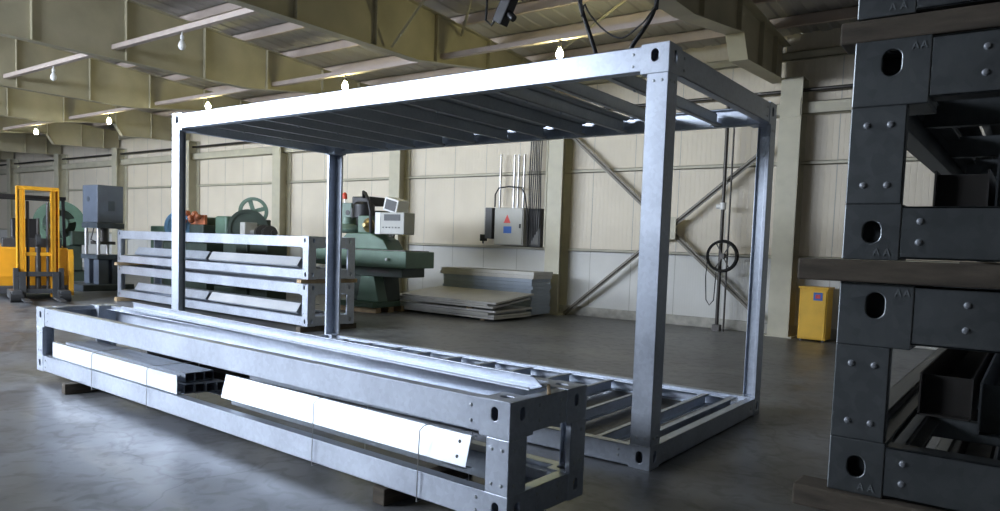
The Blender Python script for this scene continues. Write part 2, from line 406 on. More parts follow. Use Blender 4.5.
# tie struts between rafters with bulbs hung under them
def strut_thing(X0, X1, y, label):
    mb = MB(); mb.box(0, X1-X0, -.05, .05, 0, .01).box(0, X1-X0, -.05, -.042, .01, .085).box(0, X1-X0, .042, .05, .01, .085)
    o = mb.build('tie_strut', PURL, loc=(X0, y, 4.88))
    tag(o, label, 'strut', 'struts between the rafters'); return o
BAY = ['between the nearest rafter and the lit olive rafter', 'between the lit olive rafter and the brown rafter', 'between the brown rafter and the one behind it', 'between the second and third rafter from the top left', 'between the third and fourth rafter from the top left', 'between the fourth and fifth rafter from the top left']
for k in range(6):
    X1 = RX[1+k]-.01; X0 = RX[2+k]+.01
    strut_thing(X0, X1, 5.7, 'pale strut over the frame line ' + BAY[k])
    if k > 0: strut_thing(X0, X1, 2.2, 'near pale strut ' + BAY[k])
bulbmb = MB().lathe([(.012, 0), (.03, -.02), (.055, -.07), (.062, -.11), (.05, -.15), (.025, -.172), (.004, -.178)], (0, 0, 0), n=20)
def bulb(x, y, z, label, lit=True):
    t = thing('hanging_bulb', label, 'light bulb', (x, y, z), 0, 'bulbs under the struts')
    MB().cyl((0, 0, 0), (0, 0, -.06), .012, 10).lathe([(.02, -.05), (.032, -.06), (.032, -.115), (.026, -.12)], (0, 0, 0), n=16).build('socket', DGREY if lit else WHITE, t, smooth=True)
    bulbmb.build('bulb_glass', BULB if lit else WHITE, t, loc=(0, 0, -.12), smooth=True)
for (x, lab) in ((1.63, 'glowing bulb above the right part of the big frame'), (-3.53, 'glowing bulb above the left half of the big frame, right of the brown rafter'),
                 (-8.48, 'glowing bulb just above the top left corner of the big frame'), (-13.45, 'glowing bulb left of the big frame, above the grey blue press, second from left'), (-18.3, 'farthest glowing bulb, leftmost of all, above the forklift')):
    bulb(x, 5.7, 4.878, lab)
bulb(-3.6, 2.2, 4.878, 'larger unlit white bulb at upper left, right one of the two unlit bulbs', False)
bulb(-8.45, 2.2, 4.878, 'smaller unlit white bulb at upper left, left one of the two unlit bulbs', False)
# roof bracing in the near bay
def brace(p, q, label, name='roof_brace', r=.025, mat=RAFT, group='roof braces in the near bay'):
    o = Vector(p); mb = MB().bar((0, 0, 0), Vector(q)-o, r*2, .01).bar((0, 0, .0), Vector(q)-o, .01, r*2)
    ob = mb.build(name, mat, loc=p); tag(ob, label, 'brace', group)
zb = 5.5
brace((RX[2]+.05, 1.2, 5.75), (RX[1]-.05, 6.2, 5.42), 'pale diagonal roof brace rising to the right above the frame')
brace((RX[2]+.05, 6.2, 5.42), (RX[1]-.05, 1.2, 5.75), 'pale diagonal roof brace falling to the right above the frame')
brace((RX[2]+.05, 8.7, 5.3), (RX[1]-.05, 4.95, 5.5), 'pale diagonal roof brace near the wall above the corner of the frame')
brace((RX[2]+.12, 4.3, 4.76), (RX[2]+1.15, 4.3, 5.7), 'short knee brace rising from the lower flange of the lit olive rafter', 'knee_brace')

# ------------------------------------------------------------------ container frames
def bolt(parent, loc, axis, r=.009, h=.006):
    key = (axis, r)
    if key not in BM:
        ax = {'x': (1,0,0), '-y': (0,-1,0)}[axis]
        BM[key] = MB().lathe([(r*1.25, 0), (r*1.25, .002), (r, .002), (r*.95, h*.8), (r*.6, h), (.001, h)], (0,0,0), ax, 8)
        o = BM[key].build('bolt', BOLT, parent, loc=loc, smooth=True); BM[key] = o.data
        return o
    o = bpy.data.objects.new('bolt', BM[key]); C.objects.link(o); o.parent = parent; o.location = loc; return o
BM = {}
def casting(parent, x, y, z, sx, sy, w_, d_, h, mat, hw=.026, hh=.042, closed=True, zo=0):
    """hollow corner block; (x,y,z) = outer bottom corner, sx/sy = outward directions"""
    t = .012; mb = MB()
    xi, yi = x-sx*w_, y-sy*d_
    u0, u1 = sorted((x, xi)); v0, v1 = sorted((y, yi))
    mb.holed(u0, u1, z, z+h, (u0+u1)/2, z+h/2+zo, hw, hh, 'y', y, y-sy*t)
    va, vb = sorted((y-sy*t, yi)); ua, ub = sorted((x-sx*t, xi))
    mb.holed(va, vb, z, z+h, (va+vb)/2, z+h/2+zo, hw, hh, 'x', x, x-sx*t)
    mb.box(ua, ub, va, vb, z, z+t)
    if closed:
        mb.box(ua, ub, yi, yi+sy*.006, z+t, z+h-t)
        mb.box(xi, xi+sx*.006, min(va, vb)+.007, max(va, vb)-.007, z+t, z+h-t)
    mb.holed(ua, ub, va, vb, (ua+ub)/2, (va+vb)/2, .04, .026, 'z', z+h-t, z+h)
    return mb.build('corner_casting', mat, parent, bevel=.003)
def rail(parent, name, ax, a0, a1, out, s, z0, z1, mat, fl=.075, lip=.03, t=.008, up=True):
    """C rail along ax from a0 to a1, outer face at 'out', opening towards -s; flange at top and bottom, lip on the top flange"""
    mb = MB()
    def B(o0, o1, p0, p1):
        if ax == 'x': mb.box(a0, a1, o0, o1, p0, p1)
        else: mb.box(o0, o1, a0, a1, p0, p1)
    B(out, out-s*t, z0, z1)
    B(out, out-s*fl, z1-t, z1); B(out, out-s*fl, z0, z0+t)
    if up: B(out-s*fl, out-s*(fl-t), z1-lip, z1)
    else: B(out-s*fl, out-s*(fl-t), z0, z0+lip)
    # inner stepped ledge
    if up: B(out-s*(fl-t), out-s*(fl+.05), z1-lip-t, z1-lip)
    return mb.build(name, mat, parent, bevel=.0025)
def corner_post(parent, x, y, z0, z1, sx, sy, wd, mat, lip=.035, t=.008):
    xi, yi = x-sx*wd, y-sy*wd; mb = MB()
    mb.box(x, xi, y, y-sy*t, z0, z1).box(x, x-sx*t, y, yi, z0, z1)
    mb.box(xi, xi+sx*t, y, y-sy*lip, z0, z1).box(x, x-sx*lip, yi, yi+sy*t, z0, z1)
    return mb.build('corner_post', mat, parent, bevel=.0035)

L, W, H = 6.1, 2.45, 2.9
f = thing('container_frame', 'large standing galvanized container frame with four corner posts, open roof and floor', 'steel frame', (0, 0, 0))
CW, PWD = .205, .155
for cx, sx in ((0, -1), (L, 1)):
    for cy, sy in ((0, -1), (W, 1)):
        casting(f, cx, cy, H-.2, sx, sy, CW, CW, .2, GALV, zo=.02)
        casting(f, cx, cy, 0, sx, sy, PWD+.005, PWD+.005, .165, GALV)
        corner_post(f, cx, cy, .165, H-.2, sx, sy, PWD, GALV)
        for q in (.045, .105):
            if sy < 0:
                bolt(f, (cx-sx*q, cy, H-.25), '-y'); bolt(f, (cx-sx*q, cy, .22), '-y')
            if sx > 0:
                bolt(f, (cx, cy-sy*q, H-.25), 'x'); bolt(f, (cx, cy-sy*q, .22), 'x')
for cy, sy in ((0, -1), (W, 1)):
    rail(f, 'roof_rail', 'x', CW, L-CW, cy-sy*.006*-sy*0+ (.004 if sy < 0 else -.004), sy, H-.18, H-.012, GALV, up=False)
    rail(f, 'floor_rail', 'x', PWD+.005, L-PWD-.005, cy+(.004 if sy < 0 else -.004), sy, .008, .155, GALV)
for cx, sx in ((0, -1), (L, 1)):
    rail(f, 'roof_end_rail', 'y', CW, W-CW, cx-sx*.004, sx, H-.19, H-.012, GALV, up=False)
    rail(f, 'floor_end_rail', 'y', PWD+.005, W-PWD-.005, cx-sx*.004, sx, .008, .158, GALV)
for z in (H-.06, H-.14):
    for x in (CW+.06, L-CW-.06): bolt(f, (x, .004, z), '-y')
    for y in (CW+.06, W-CW-.06): bolt(f, (L-.004, y, z), 'x')
bolt(f, (L-PWD-.09, .004, .07), '-y'); bolt(f, (L-PWD-.09, .004, .11), '-y')
for y in (.25, W-.25): bolt(f, (L-.004, y, .08), 'x')
# floor joists (C), spaced ~0.52 m, with bright clips at the back rail
for k in range(11):
    x = .40+.519*k
    if x > L-.2: break
    mb = MB().box(x-.003, x+.003, .08, W-.08, .025, .13).box(x-.003, x+.045, .08, W-.08, .124, .13).box(x-.003, x+.045, .08, W-.08, .025, .031).box(x+.039, x+.045, .08, W-.08, .108, .13)
    mb.build('floor_joist', GALV, f)
    MB().box(x-.075, x-.004, W-.1, W-.078, .04, .115).box(x-.01, x-.004, W-.16, W-.078, .04, .115).build('joist_clip', SHEET, f)
for (x, y, sx, sy) in ((L-.09, .09, -1, 1), (L-.09, W-.09, -1, -1), (.09, W-.09, 1, -1), (.09, .09, 1, 1)):
    MB().prism([(x, y), (x+sx*.3, y), (x, y+sy*.22)], 'z', .118, .126).build('gusset_plate', GALV, f)
# longitudinal inner floor stringer by the end, and the second end beam
MB().box(L-.26, L-.25, .085, W-.085, .03, .135).box(L-.26, L-.2, .085, W-.085, .129, .135).build('floor_end_beam', GALV, f)
# roof joists: deep C sections with clips, and a stiffening sheet strip
for k in range(11):
    x = .56+.5*k
    mb = MB().box(x-.003, x+.003, .08, W-.08, H-.17, H-.05).box(x-.003, x+.05, .08, W-.08, H-.17, H-.164).box(x-.05, x+.003, .08, W-.08, H-.056, H-.05).box(x+.044, x+.05, .08, W-.08, H-.17, H-.15)
    mb.build('roof_joist', GALV_M, f)
    MB().box(x-.06, x-.004, W-.105, W-.078, H-.16, H-.07).box(x-.012, x-.004, W-.2, W-.078, H-.175, H-.07).build('joist_clip', SHEET, f)
    if k in (0, 2, 4, 6, 8, 10):
        for yy in (.55, 1.1): MB().lathe([(.012, 0), (.012, -.012), (.004, -.016)], (x+.025, yy, H-.17), (0, 0, 1), 8).build('stud', BOLT, f)
# roof sheeting laid over the joists except the last bay
mb = MB(); x = .1
while x < 4.55:
    mb._add([(x, .08, H-.05), (x+.09, .08, H-.05), (x+.11, .08, H-.03), (x+.15, .08, H-.03), (x+.17, .08, H-.05),
             (x, W-.08, H-.05), (x+.09, W-.08, H-.05), (x+.11, W-.08, H-.03), (x+.15, W-.08, H-.03), (x+.17, W-.08, H-.05)],
            [(i, i+1, i+6, i+5) for i in range(4)]); x += .17
mb.build('roof_sheet', GALV_M, f)

# ------------------------------------------------------------------ frame packs (flat bundles of frames)
def make_pack(Wd, label, group, loc, rotz, mat=GALV, Lp=6.055, h=.64, hole=(.022, .036), clean=False, bolts=True):
    """origin at the near right bottom corner, length towards -x, width towards +y"""
    t = thing('frame_pack', label, 'steel frame pack', loc, rotz, group)
    ct, cb, pw = .195, .16, .15
    for cx, sx in ((0, 1), (-Lp, -1)):
        for cy, sy in ((0, -1), (Wd, 1)):
            casting(t, cx, cy, h-ct, sx, sy, .2, .2, ct, mat, *hole, zo=.025)
            casting(t, cx, cy, 0, sx, sy, pw+.005, pw+.005, cb, mat, *hole)
            corner_post(t, cx, cy, cb, h-ct, sx, sy, pw, mat)
            if bolts:
                for z in (cb+.05, h-ct-.055):
                    for q in (.045, .11):
                        if sy < 0: bolt(t, (cx-sx*q, cy, z), '-y')
                        if sx > 0: bolt(t, (cx, cy-sy*q, z), 'x')
    for cy, sy in ((0, -1), (Wd, 1)):
        rail(t, 'top_rail', 'x', -Lp+.2, -.2, cy-sy*.004, sy, h-.18, h-.004, mat)
        rail(t, 'bottom_rail', 'x', -Lp+pw+.005, -pw-.005, cy-sy*.004, sy, .006, .158, mat)
    for cx, sx in ((0, 1), (-Lp, -1)):
        rail(t, 'top_end_rail', 'y', .2, Wd-.2, cx-sx*.004, sx, h-.18, h-.004, mat)
        rail(t, 'bottom_end_rail', 'y', pw+.005, Wd-pw-.005, cx-sx*.004, sx, .006, .158, mat)
    if bolts:
        for x in (-.26, -Lp+.26):
            for z in (h-.05, h-.13): bolt(t, (x, .004, z), '-y')
        for x in (-.21, -Lp+.21):
            for z in (.045, .115): bolt(t, (x, .004, z), '-y')
        for y in (.26, Wd-.26):
            for z in (h-.05, h-.13): bolt(t, (-.004, y, z), 'x')
            for z in (.045, .115): bolt(t, (-.004, y, z), 'x')
    return t
def channel(name, Lc, a, b, mat, t=.006, label=None, cat=None, group=None):
    """C channel along x, web facing -y, height a, flanges b"""
    mb = MB().box(0, Lc, 0, t, 0, a).box(0, Lc, 0, b, 0, t).box(0, Lc, 0, b, a-t, a).box(0, Lc, b-t, b, 0, .02).box(0, Lc, b-t, b, a-.02, a)
    o = mb.build(name, mat, bevel=.0015)
    if label: tag(o, label, cat, group)
    return o
# --- the pack in the foreground
PO = Vector((6.1058, -1.6848, .099)); PTH = -.0378
front = make_pack(.715, 'flat galvanized frame pack lying in the foreground in front of the standing frame', 'frame packs', PO, PTH)
R3 = Matrix.Rotation(PTH, 4, 'Z')
def pk(x, y, z): return PO + R3 @ Vector((x, y, z))
def timber(label, loc, dims, rotz=0, mat=WOOD, group='timber blocks under the packs', name='timber_block'):
    x, y, z = dims; mb = MB().box(-x/2, x/2, -y/2, y/2, 0, z)
    o = mb.build(name, mat, loc=loc, rotz=rotz, bevel=.006); tag(o, label, 'timber', group); return o
timber('dark timber block under the left half of the foreground pack', (pk(-5.1, .33, 0).x, pk(-5.1, .33, 0).y, 0), (.1, .86, .098), PTH-.1)
timber('dark timber block under the right end of the foreground pack', (pk(-.92, .37, 0).x, pk(-.92, .37, 0).y, 0), (.1, .78, .098), PTH)
# bundle of folded post sections lying in the left part of the pack
rows = [(.045, 0), (.125, 0), (.205, 0), (.285, 0), (.085, 1), (.165, 1), (.245, 1)]
bn = ['front', 'second', 'third', 'rear']
nb = 0
for (yy, lv) in rows:
    mb = MB(); a, b, t = .074, .078, .004
    z = .0
    Lc = 2.46 if lv == 0 else 2.3
    mb.box(0, Lc, 0, t, 0, a).box(0, Lc, b-t, b, 0, a).box(0, Lc, 0, b, a-t, a).box(0, Lc, 0, b, 0, t).box(.05, .054, t, b-t, t, a-t)
    o = mb.build('steel_profile', GALV, loc=pk(-5.74+(.02*nb if lv == 0 else .1), .03+yy, .165+.078*lv), rotz=PTH)
    tag(o, 'open galvanized profile in the strapped bundle inside the left half of the foreground pack', 'steel profile', 'profiles of the strapped bundle in the pack'); nb += 1
# front facing wide strip of the bundle
o = channel('steel_profile', 2.42, .15, .035, SHEET, label='wide pale strip forming the near side of the strapped bundle in the foreground pack', cat='steel profile', group='profiles of the strapped bundle in the pack')
o.location = pk(-5.72, .025, .165); o.rotation_euler = (0, 0, PTH)
# dark ends of smaller tubes sticking out
k = 0
for r_ in range(5):
    for c_ in range(4):
        mb = MB(); s = .036; t = .003; Lc = 1.5
        mb.box(0, Lc, 0, s, 0, t).box(0, Lc, 0, s, s-t, s).box(0, Lc, 0, t, t, s-t).box(0, Lc, s-t, s, t, s-t)
        o = mb.build('square_tube', DSTEEL, loc=pk(-4.72+.02*((k*7) % 5), .436+.038*c_, .165+.039*r_), rotz=PTH)
        tag(o, 'dark square steel tube of the bunch lying beside the strapped bundle in the foreground pack', 'steel tube', 'dark square tubes in the foreground pack'); k += 1
# bright wide tilted panel strip right half
o = MB().box(0, 2.36, 0, .004, 0, .17).box(0, 2.36, 0, .05, .166, .17).box(0, 2.36, 0, .05, 0, .004)
o = o.build('cover_strip', SHEET, bevel=.001)
tag(o, 'bright white galvanized cover strip tied in the right half of the foreground pack', 'steel strip')
o.matrix_world = Matrix.Translation(pk(-2.66, .02, .245)) @ R3 @ Matrix.Rotation(math.radians(-14), 4, 'X')
strip = o
for x in (2.29,):
    for z in (.045, .125):
        MB().cyl((x, -.0005, z), (x, -.0015, z), .01, 12).build('punched_hole', BLACK, strip)
# channel that carries the strip inside
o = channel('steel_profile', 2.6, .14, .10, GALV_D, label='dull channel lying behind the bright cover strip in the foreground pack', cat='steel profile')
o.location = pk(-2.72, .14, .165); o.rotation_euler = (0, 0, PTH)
# wire ties
def tie(x, label, y0=.0, y1=.36, z0=.002, z1=.42):
    pts = [(0, -.012, -.008), (0, -.012, .1), (.01, -.012, z1-.03), (.03, .0, z1), (.05, .2, z1+.004), (.04, .414, z1), (.03, .424, z1-.03), (0, .424, .1), (0, .424, -.008), (0, .2, -.008)]
    P_ = [Vector(p) for p in pts]; out = []
    n = len(P_)
    for i in range(n):
        a, b = P_[i], P_[(i+1) % n]
        out += [a.lerp(b, t) for t in (0, .33, .66)]
    o = MB().tube(out, .003, 6, True).build('wire_tie', STEEL, loc=pk(x, 0, 0), rotz=PTH)
    tag(o, label, 'wire tie', 'wire ties round the contents of the pack')
tie(-1.55, 'wire tie round the middle of the bright cover strip')
tie(-.62, 'wire tie near the right end of the bright cover strip')
tie(-3.72, 'wire tie round the right end of the strapped bundle', z1=.34)
tie(-4.75, 'wire tie round the middle of the strapped bundle', z1=.34)
# loose long channels on top of the pack
o = MB().prism([(0, 0), (5.35, 0), (5.27, .058), (0, .058)], 'y', .122, .13).box(0, 5.35, 0, .13, 0, .006).box(0, 5.35, 0, .006, .006, .02).box(0, 5.27, .108, .122, .052, .058)
o = o.build('long_channel', GALV, bevel=.002)
tag(o, 'long loose galvanized channel lying open side up on top of the foreground pack', 'steel channel')
p0 = pk(-5.45, .56, .645); p1 = pk(-.13, .30, .645); a = math.atan2(p1.y-p0.y, p1.x-p0.x)
o.location = p0; o.rotation_euler = (0, 0, a)
q = pk(-.05, .40, .641); timber('short pale timber stick at the right end of the foreground pack top', tuple(q), (.02, .26, .012), PTH+.62, WOODL, 'timber sticks', 'timber_stick')

# --- back stack: two packs on top of each other
RTH = math.radians(-3.0)
def rk(x, y, z): return Vector((-1.28, 3.02, 0)) + Matrix.Rotation(RTH, 4, 'Z') @ Vector((x, y, z))
PKH = .70
BL = 6.95
b1 = make_pack(.95, 'lower pack of the two stacked in front of the flywheel machines', 'frame packs', rk(0, 0, .09), RTH, Lp=BL, h=PKH)
b2 = dup(b1, rk(0, 0, .09+PKH+.065), RTH, 'upper pack of the two stacked in front of the flywheel machines')
for q, zz in enumerate((0, .09+PKH)):
    for x, nm in ((-.1, 'right'), (-BL+.15, 'left')):
        hz = .089 if q == 0 else .064
        o = timber('%s timber bearer %s the two packs by the flywheel machines' % (nm, 'on the floor under' if q == 0 else 'clamped between'), rk(x, .47, zz), (.12, 1.15, hz), RTH, WOODL if nm == 'left' or q else WOOD)
for q, zz in enumerate((.09, .09+PKH+.065)):
    for j, (xa, ln) in enumerate(((-6.2, 2.95), (-3.15, 2.8))):
        o = MB().box(0, ln, 0, .004, 0, .17).box(0, ln, 0, .05, .166, .17).box(0, ln, 0, .05, 0, .004).build('cover_strip', SHEET if j == 1 else GALV)
        tag(o, '%s tilted galvanized cover strip inside the %s pack by the flywheel machines' % (('left', 'right')[j], ('lower', 'upper')[q]), 'steel strip', 'cover strips in the stacked packs')
        o.matrix_world = Matrix.Translation(rk(xa, .03, zz+.21)) @ Matrix.Rotation(RTH, 4, 'Z') @ Matrix.Rotation(math.radians(-32), 4, 'X')
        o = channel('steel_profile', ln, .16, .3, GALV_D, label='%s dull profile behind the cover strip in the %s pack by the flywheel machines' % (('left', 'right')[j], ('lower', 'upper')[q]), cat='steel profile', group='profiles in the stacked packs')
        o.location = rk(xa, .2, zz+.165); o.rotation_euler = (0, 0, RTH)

# --- right stack: four packs, ends towards the camera
SX, SY = 7.675, -2.2
RZ = PI/2   # pack x -> world y ; we look at its end: length towards +y
def side_pack(z, label):
    # local near right corner maps so that length runs towards +y and width towards +x
    t = thing('frame_pack', label, 'steel frame pack', (SX, SY, z), 0, 'frame packs')
    return t
def make_end_pack(z, label):
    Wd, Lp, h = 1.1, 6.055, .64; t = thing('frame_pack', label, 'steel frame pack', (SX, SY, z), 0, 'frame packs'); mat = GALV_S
    ct, cb, pw = .19, .165, .15
    for cy, sy in ((0, -1), (Lp, 1)):
        for cx, sx in ((0, -1), (Wd, 1)):
            casting(t, cx, cy, h-ct, sx, sy, .2, .2, ct, mat, .025, .038, zo=.028)
            casting(t, cx, cy, 0, sx, sy, pw+.003, pw+.003, cb, mat, .024, .032)
            corner_post(t, cx, cy, cb, h-ct, sx, sy, pw, mat)
            if sy < 0:
                for zz in (cb+.055, h-ct-.055):
                    for q in (.045, .108): bolt(t, (cx-sx*q, cy, zz), '-y', .008, .006)
    for cx, sx in ((0, -1), (Wd, 1)):
        rail(t, 'top_rail', 'y', .2, Lp-.2, cx-sx*.004, sx, h-.18, h-.004, mat)
        rail(t, 'bottom_rail', 'y', pw+.005, Lp-pw-.005, cx-sx*.004, sx, .006, .158, mat)
    for cy, sy in ((0, -1), (Lp, 1)):
        rail(t, 'top_end_rail', 'x', .2, Wd-.2, cy-sy*.003, sy, h-.175, h-.004, mat)
        rail(t, 'bottom_end_rail', 'x', pw+.003, Wd-pw-.003, cy-sy*.003, sy, .006, .158, mat)
    for (lx, lz) in ((.085, .014), (.113, .014), (.150, h-.036), (.172, h-.036)):
        mb = MB(); mb.bar((lx, -.0012, lz), (lx+.008, -.0012, lz+.02), .003, .002, (0, 1, 0)).bar((lx+.016, -.0012, lz), (lx+.008, -.0012, lz+.02), .003, .002, (0, 1, 0)).bar((lx+.004, -.0012, lz+.007), (lx+.012, -.0012, lz+.007), .002, .002, (0, 1, 0))
        mb.build('stamped_letter', MARK, t)
    for x in (.33,):
        for zz in (h-.05, h-.12): bolt(t, (x, .003, zz), '-y', .008, .006)
        for zz in (.055, .115): bolt(t, (x-.13, .003, zz), '-y', .008, .006)
    for k in range(5):
        yy = .9+1.0*k
        MB().box(.085, Wd-.085, yy, yy+.006, h-.12, h-.02).box(.085, Wd-.085, yy, yy+.05, h-.026, h-.02).box(.085, Wd-.085, yy, yy+.05, h-.12, h-.114).build('cross_member', mat, t)
    return t
GALV_S = galvanized('shaded_side_galvanized_steel', (.19, .21, .22), (.27, .29, .30), .40, .95)  # same galvanized steel, base colour darkened for the shade on the right stack
PZ = [.095+.707*k for k in range(4)]
SL = ['bottom pack of the tall stack at the right edge, cut by the lower picture edge', 'second pack from the floor in the tall right stack', 'third pack from the floor in the tall right stack, at eye level', 'topmost visible pack of the tall right stack, cut by the upper edge']
MARK = paint('worn_pale_stamp', (.20, .22, .23), .6, var=.2)
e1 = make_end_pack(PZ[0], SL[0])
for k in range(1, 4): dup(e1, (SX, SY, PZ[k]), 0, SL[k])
WN = ['under the bottom pack', 'between the bottom and second pack', 'between the second and third pack', 'between the third and topmost pack']
for k in range(4):
    h_ = .094 if k == 0 else .066; z_ = 0 if k == 0 else PZ[k-1]+.64
    for yy, nm in ((SY+.035, 'near'), (SY+5.7, 'far')):
        timber('%s weathered timber plank %s of the tall right stack' % (nm, WN[k]), (SX+.55+(-.02, -.02, -.045, .03)[k], yy+(.03 if k == 3 and nm == 'near' else 0), z_), (1.25, .12, h_), 0, WOOD, 'timber planks in the right stack', 'timber_plank')
    # contents: loose profiles lying lengthwise
    if k < 4:
        for j, (xx, zz, a_, b_, ln, y0, mt) in enumerate(((.17, .175, .15, .16, 4.9, .55, DSTEEL), (.36, .175, .17, .2, 5.2, .32, GALV_D), (.60, .175, .12, .28, 5.2, .24, DSTEEL), (.60, .30, .1, .2, 5.0, .3, GALV_D))):
            mb = MB(); t_ = .006
            mb.box(0, b_, 0, ln, 0, t_).box(0, t_, 0, ln, 0, a_).box(b_-t_, b_, 0, ln, 0, a_).box(0, b_, .05, .056, t_, a_-.01)
            o = mb.build('steel_profile', mt, loc=(SX+xx, SY+y0, PZ[k]+zz-.01))
            tag(o, '%s dull channel lying lengthwise inside the %s of the tall right stack' % (('leftmost', 'middle', 'rightmost lower', 'rightmost upper')[j], ('bottom pack', 'second pack', 'third pack', 'topmost pack')[k]), 'steel profile', 'profiles inside the right stack')

# ------------------------------------------------------------------ slings and crane pendant above the frame
def sling(pts, r, label, name='lifting_sling', mat=BLACK):
    P_ = [Vector(p) for p in pts]; o0 = P_[0]
    out = []
    n = len(P_)
    for i in range(n-1):
        a = P_[max(i-1, 0)]; b = P_[i]; c = P_[i+1]; d = P_[min(i+2, n-1)]
        for t in [k/6 for k in range(6)]:
            out.append(.5*((2*b)+(-a+c)*t+(2*a-5*b+4*c-d)*t*t+(-a+3*b-3*c+d)*t**3))
    out.append(P_[-1])
    o = MB().tube([p-o0 for p in out], r, 8).build(name, mat, loc=o0, smooth=True)
    return tag(o, label, 'cable')
sling([(5.52, .045, H-.006), (5.51, .04, 2.93), (5.45, .04, 3.08), (5.37, .04, 3.29), (5.28, .04, 3.7), (5.24, .04, 4.5), (5.24, .04, 6.1)], .016, 'thick black lifting sling rising from the near roof rail, the left one')
sling([(5.80, .045, H-.006), (5.81, .04, 2.92), (5.90, .04, 3.03), (5.955, .04, 3.13), (5.975, .04, 3.25), (5.98, .04, 4.2), (5.98, .04, 6.1)], .016, 'thick black lifting sling rising from the near roof rail, the right one')
sling([(5.41, .0, 6.1), (5.41, .0, 3.4), (5.44, .0, 3.24), (5.52, .0, 3.12), (5.64, .0, 3.01), (5.75, .0, 2.965), (5.86, .0, 3.02), (5.94, -.02, 3.07), (6.01, -.02, 3.2), (6.02, -.02, 3.6), (6.02, .0, 6.1)], .006, 'thin black cable hanging in a loop between the two slings', 'hanging_cable')
t = thing('crane_pendant', 'black crane control pendant hanging from a cable at the top centre', 'crane control', (3.78, 1.2, 3.66))
mb = MB(); mb.M = Matrix.Rotation(math.radians(28), 4, 'Y')
mb.box(-.06, .06, -.06, .06, 0, .42).build('housing', BLACK, t, bevel=.01)
mb = MB(); mb.M = Matrix.Rotation(math.radians(28), 4, 'Y')
mb.cyl((.05, 0, .12), (.14, 0, .10), .035, 14).build('knob', BLACK, t, smooth=True)
mb = MB(); mb.M = Matrix.Rotation(math.radians(28), 4, 'Y')
mb.cyl((.05, 0, .33), (.14, 0, .31), .035, 14).build('knob', BLACK, t, smooth=True)
MB().tube([(-.0, 0, .1), (-.1, 0, .0), (-.17, 0, .06), (-.16, 0, .3), (-.08, 0, .6), (.0, 0, 1.2), (0, 0, 2.27)], .012, 8).build('cable', BLACK, t, smooth=True)

# ------------------------------------------------------------------ things along the back wall
BRACEM = paint('brown_grey_brace_paint', (.20, .18, .145), .5)
def brace_wall(p, q, label):
    o = Vector(p); mb = MB().bar((0, 0, 0), Vector(q)-o, .012, .1, (0, 1, 0)).bar((0, -.0, 0), Vector(q)-o, .1, .012, (0, 1, 0))
    tag(mb.build('wall_brace', BRACEM, loc=p), label, 'brace', 'crossed braces on the back wall')
YW = 9.5
brace_wall((-.55, YW, 4.15), (4.0, YW, .25), 'steel wall brace falling from upper left to lower right beside the cabinet column')
brace_wall((-.35, YW-.06, .03), (4.0, YW-.06, 3.55), 'steel wall brace rising from lower left to upper right')
tag(MB().prism([(1.72, 2.2), (2.22, 2.2), (2.22, 1.75), (1.72, 1.75)], 'y', YW-.13, YW-.12).build('brace_plate', CREAM), 'small cream plate where the two wall braces cross', 'plate')
# dark pipe with hose ring
t = thing('standpipe', 'dark vertical standpipe on the back wall behind the right frame post', 'pipe', (3.2, 9.28, 0))
MB().cyl((0, 0, 0), (0, 0, 4.4), .035, 12).cyl((.14, -.02, 0), (.14, -.02, 4.4), .018, 10).build('pipe', DSTEEL, t, smooth=True)
MB().cyl((0, 0, 2.34), (0, 0, 2.47), .06, 14).cyl((-.12, 0, 2.4), (0, 0, 2.4), .05, 12).build('coupling', WHITE, t, smooth=True)
MB().box(-.07, .07, -.07, .07, 0, .12).build('base_block', DSTEEL, t)
def ring(cx, cy, cz, r, n=36): return [(cx+r*math.cos(2*PI*i/n), cy, cz+r*math.sin(2*PI*i/n)) for i in range(n)]
t = thing('hose_coil', 'black hose coiled on a round spoked holder beside the standpipe', 'hose', (3.3, 9.12, 1.45))
mb = MB()
for j, rr in enumerate((.30, .28, .265, .29)): mb.tube(ring(0, -.02*j, 0, rr), .013, 8, True)
mb.build('hose', RUBBER, t, smooth=True)
mb = MB()
for a in (0, PI/3, 2*PI/3): mb.bar((-.27*math.cos(a), .01, -.27*math.sin(a)), (.27*math.cos(a), .01, .27*math.sin(a)), .012, .02)
mb.cyl((0, -.05, 0), (0, .08, 0), .05, 14).build('holder', DSTEEL, t)
MB().tube([(-.28, -.03, -.05), (-.3, -.03, -.4), (-.27, -.03, -.85), (-.2, -.03, -.95), (-.12, -.03, -.85), (-.1, -.03, -.3)], .01, 8).build('hose_end', RUBBER, t, smooth=True)
# yellow cabinet
t = thing('yellow_cabinet', 'small yellow steel cabinet with a label against the wall by the column', 'cabinet', (4.75, 9.08, 0))
MB().box(0, .47, 0, .42, .03, .93).build('body', YEL2, t, bevel=.008)
MB().box(.02, .45, -.02, -.001, .06, .9).build('door', YEL2, t, bevel=.006)
MB().box(-.02, .49, -.03, .44, .931, .965).build('lid', YEL2, t, bevel=.006)
MB().box(.24, .39, -.026, -.021, .73, .87).build('label_plate', LBL_B, t)
MB().box(.275, .355, -.029, -.0265, .765, .835).build('label_mark', LBL_R, t)
for a in (.03, .40):
    MB().box(a, a+.04, .02, .06, 0, .03).build('foot', DSTEEL, t)
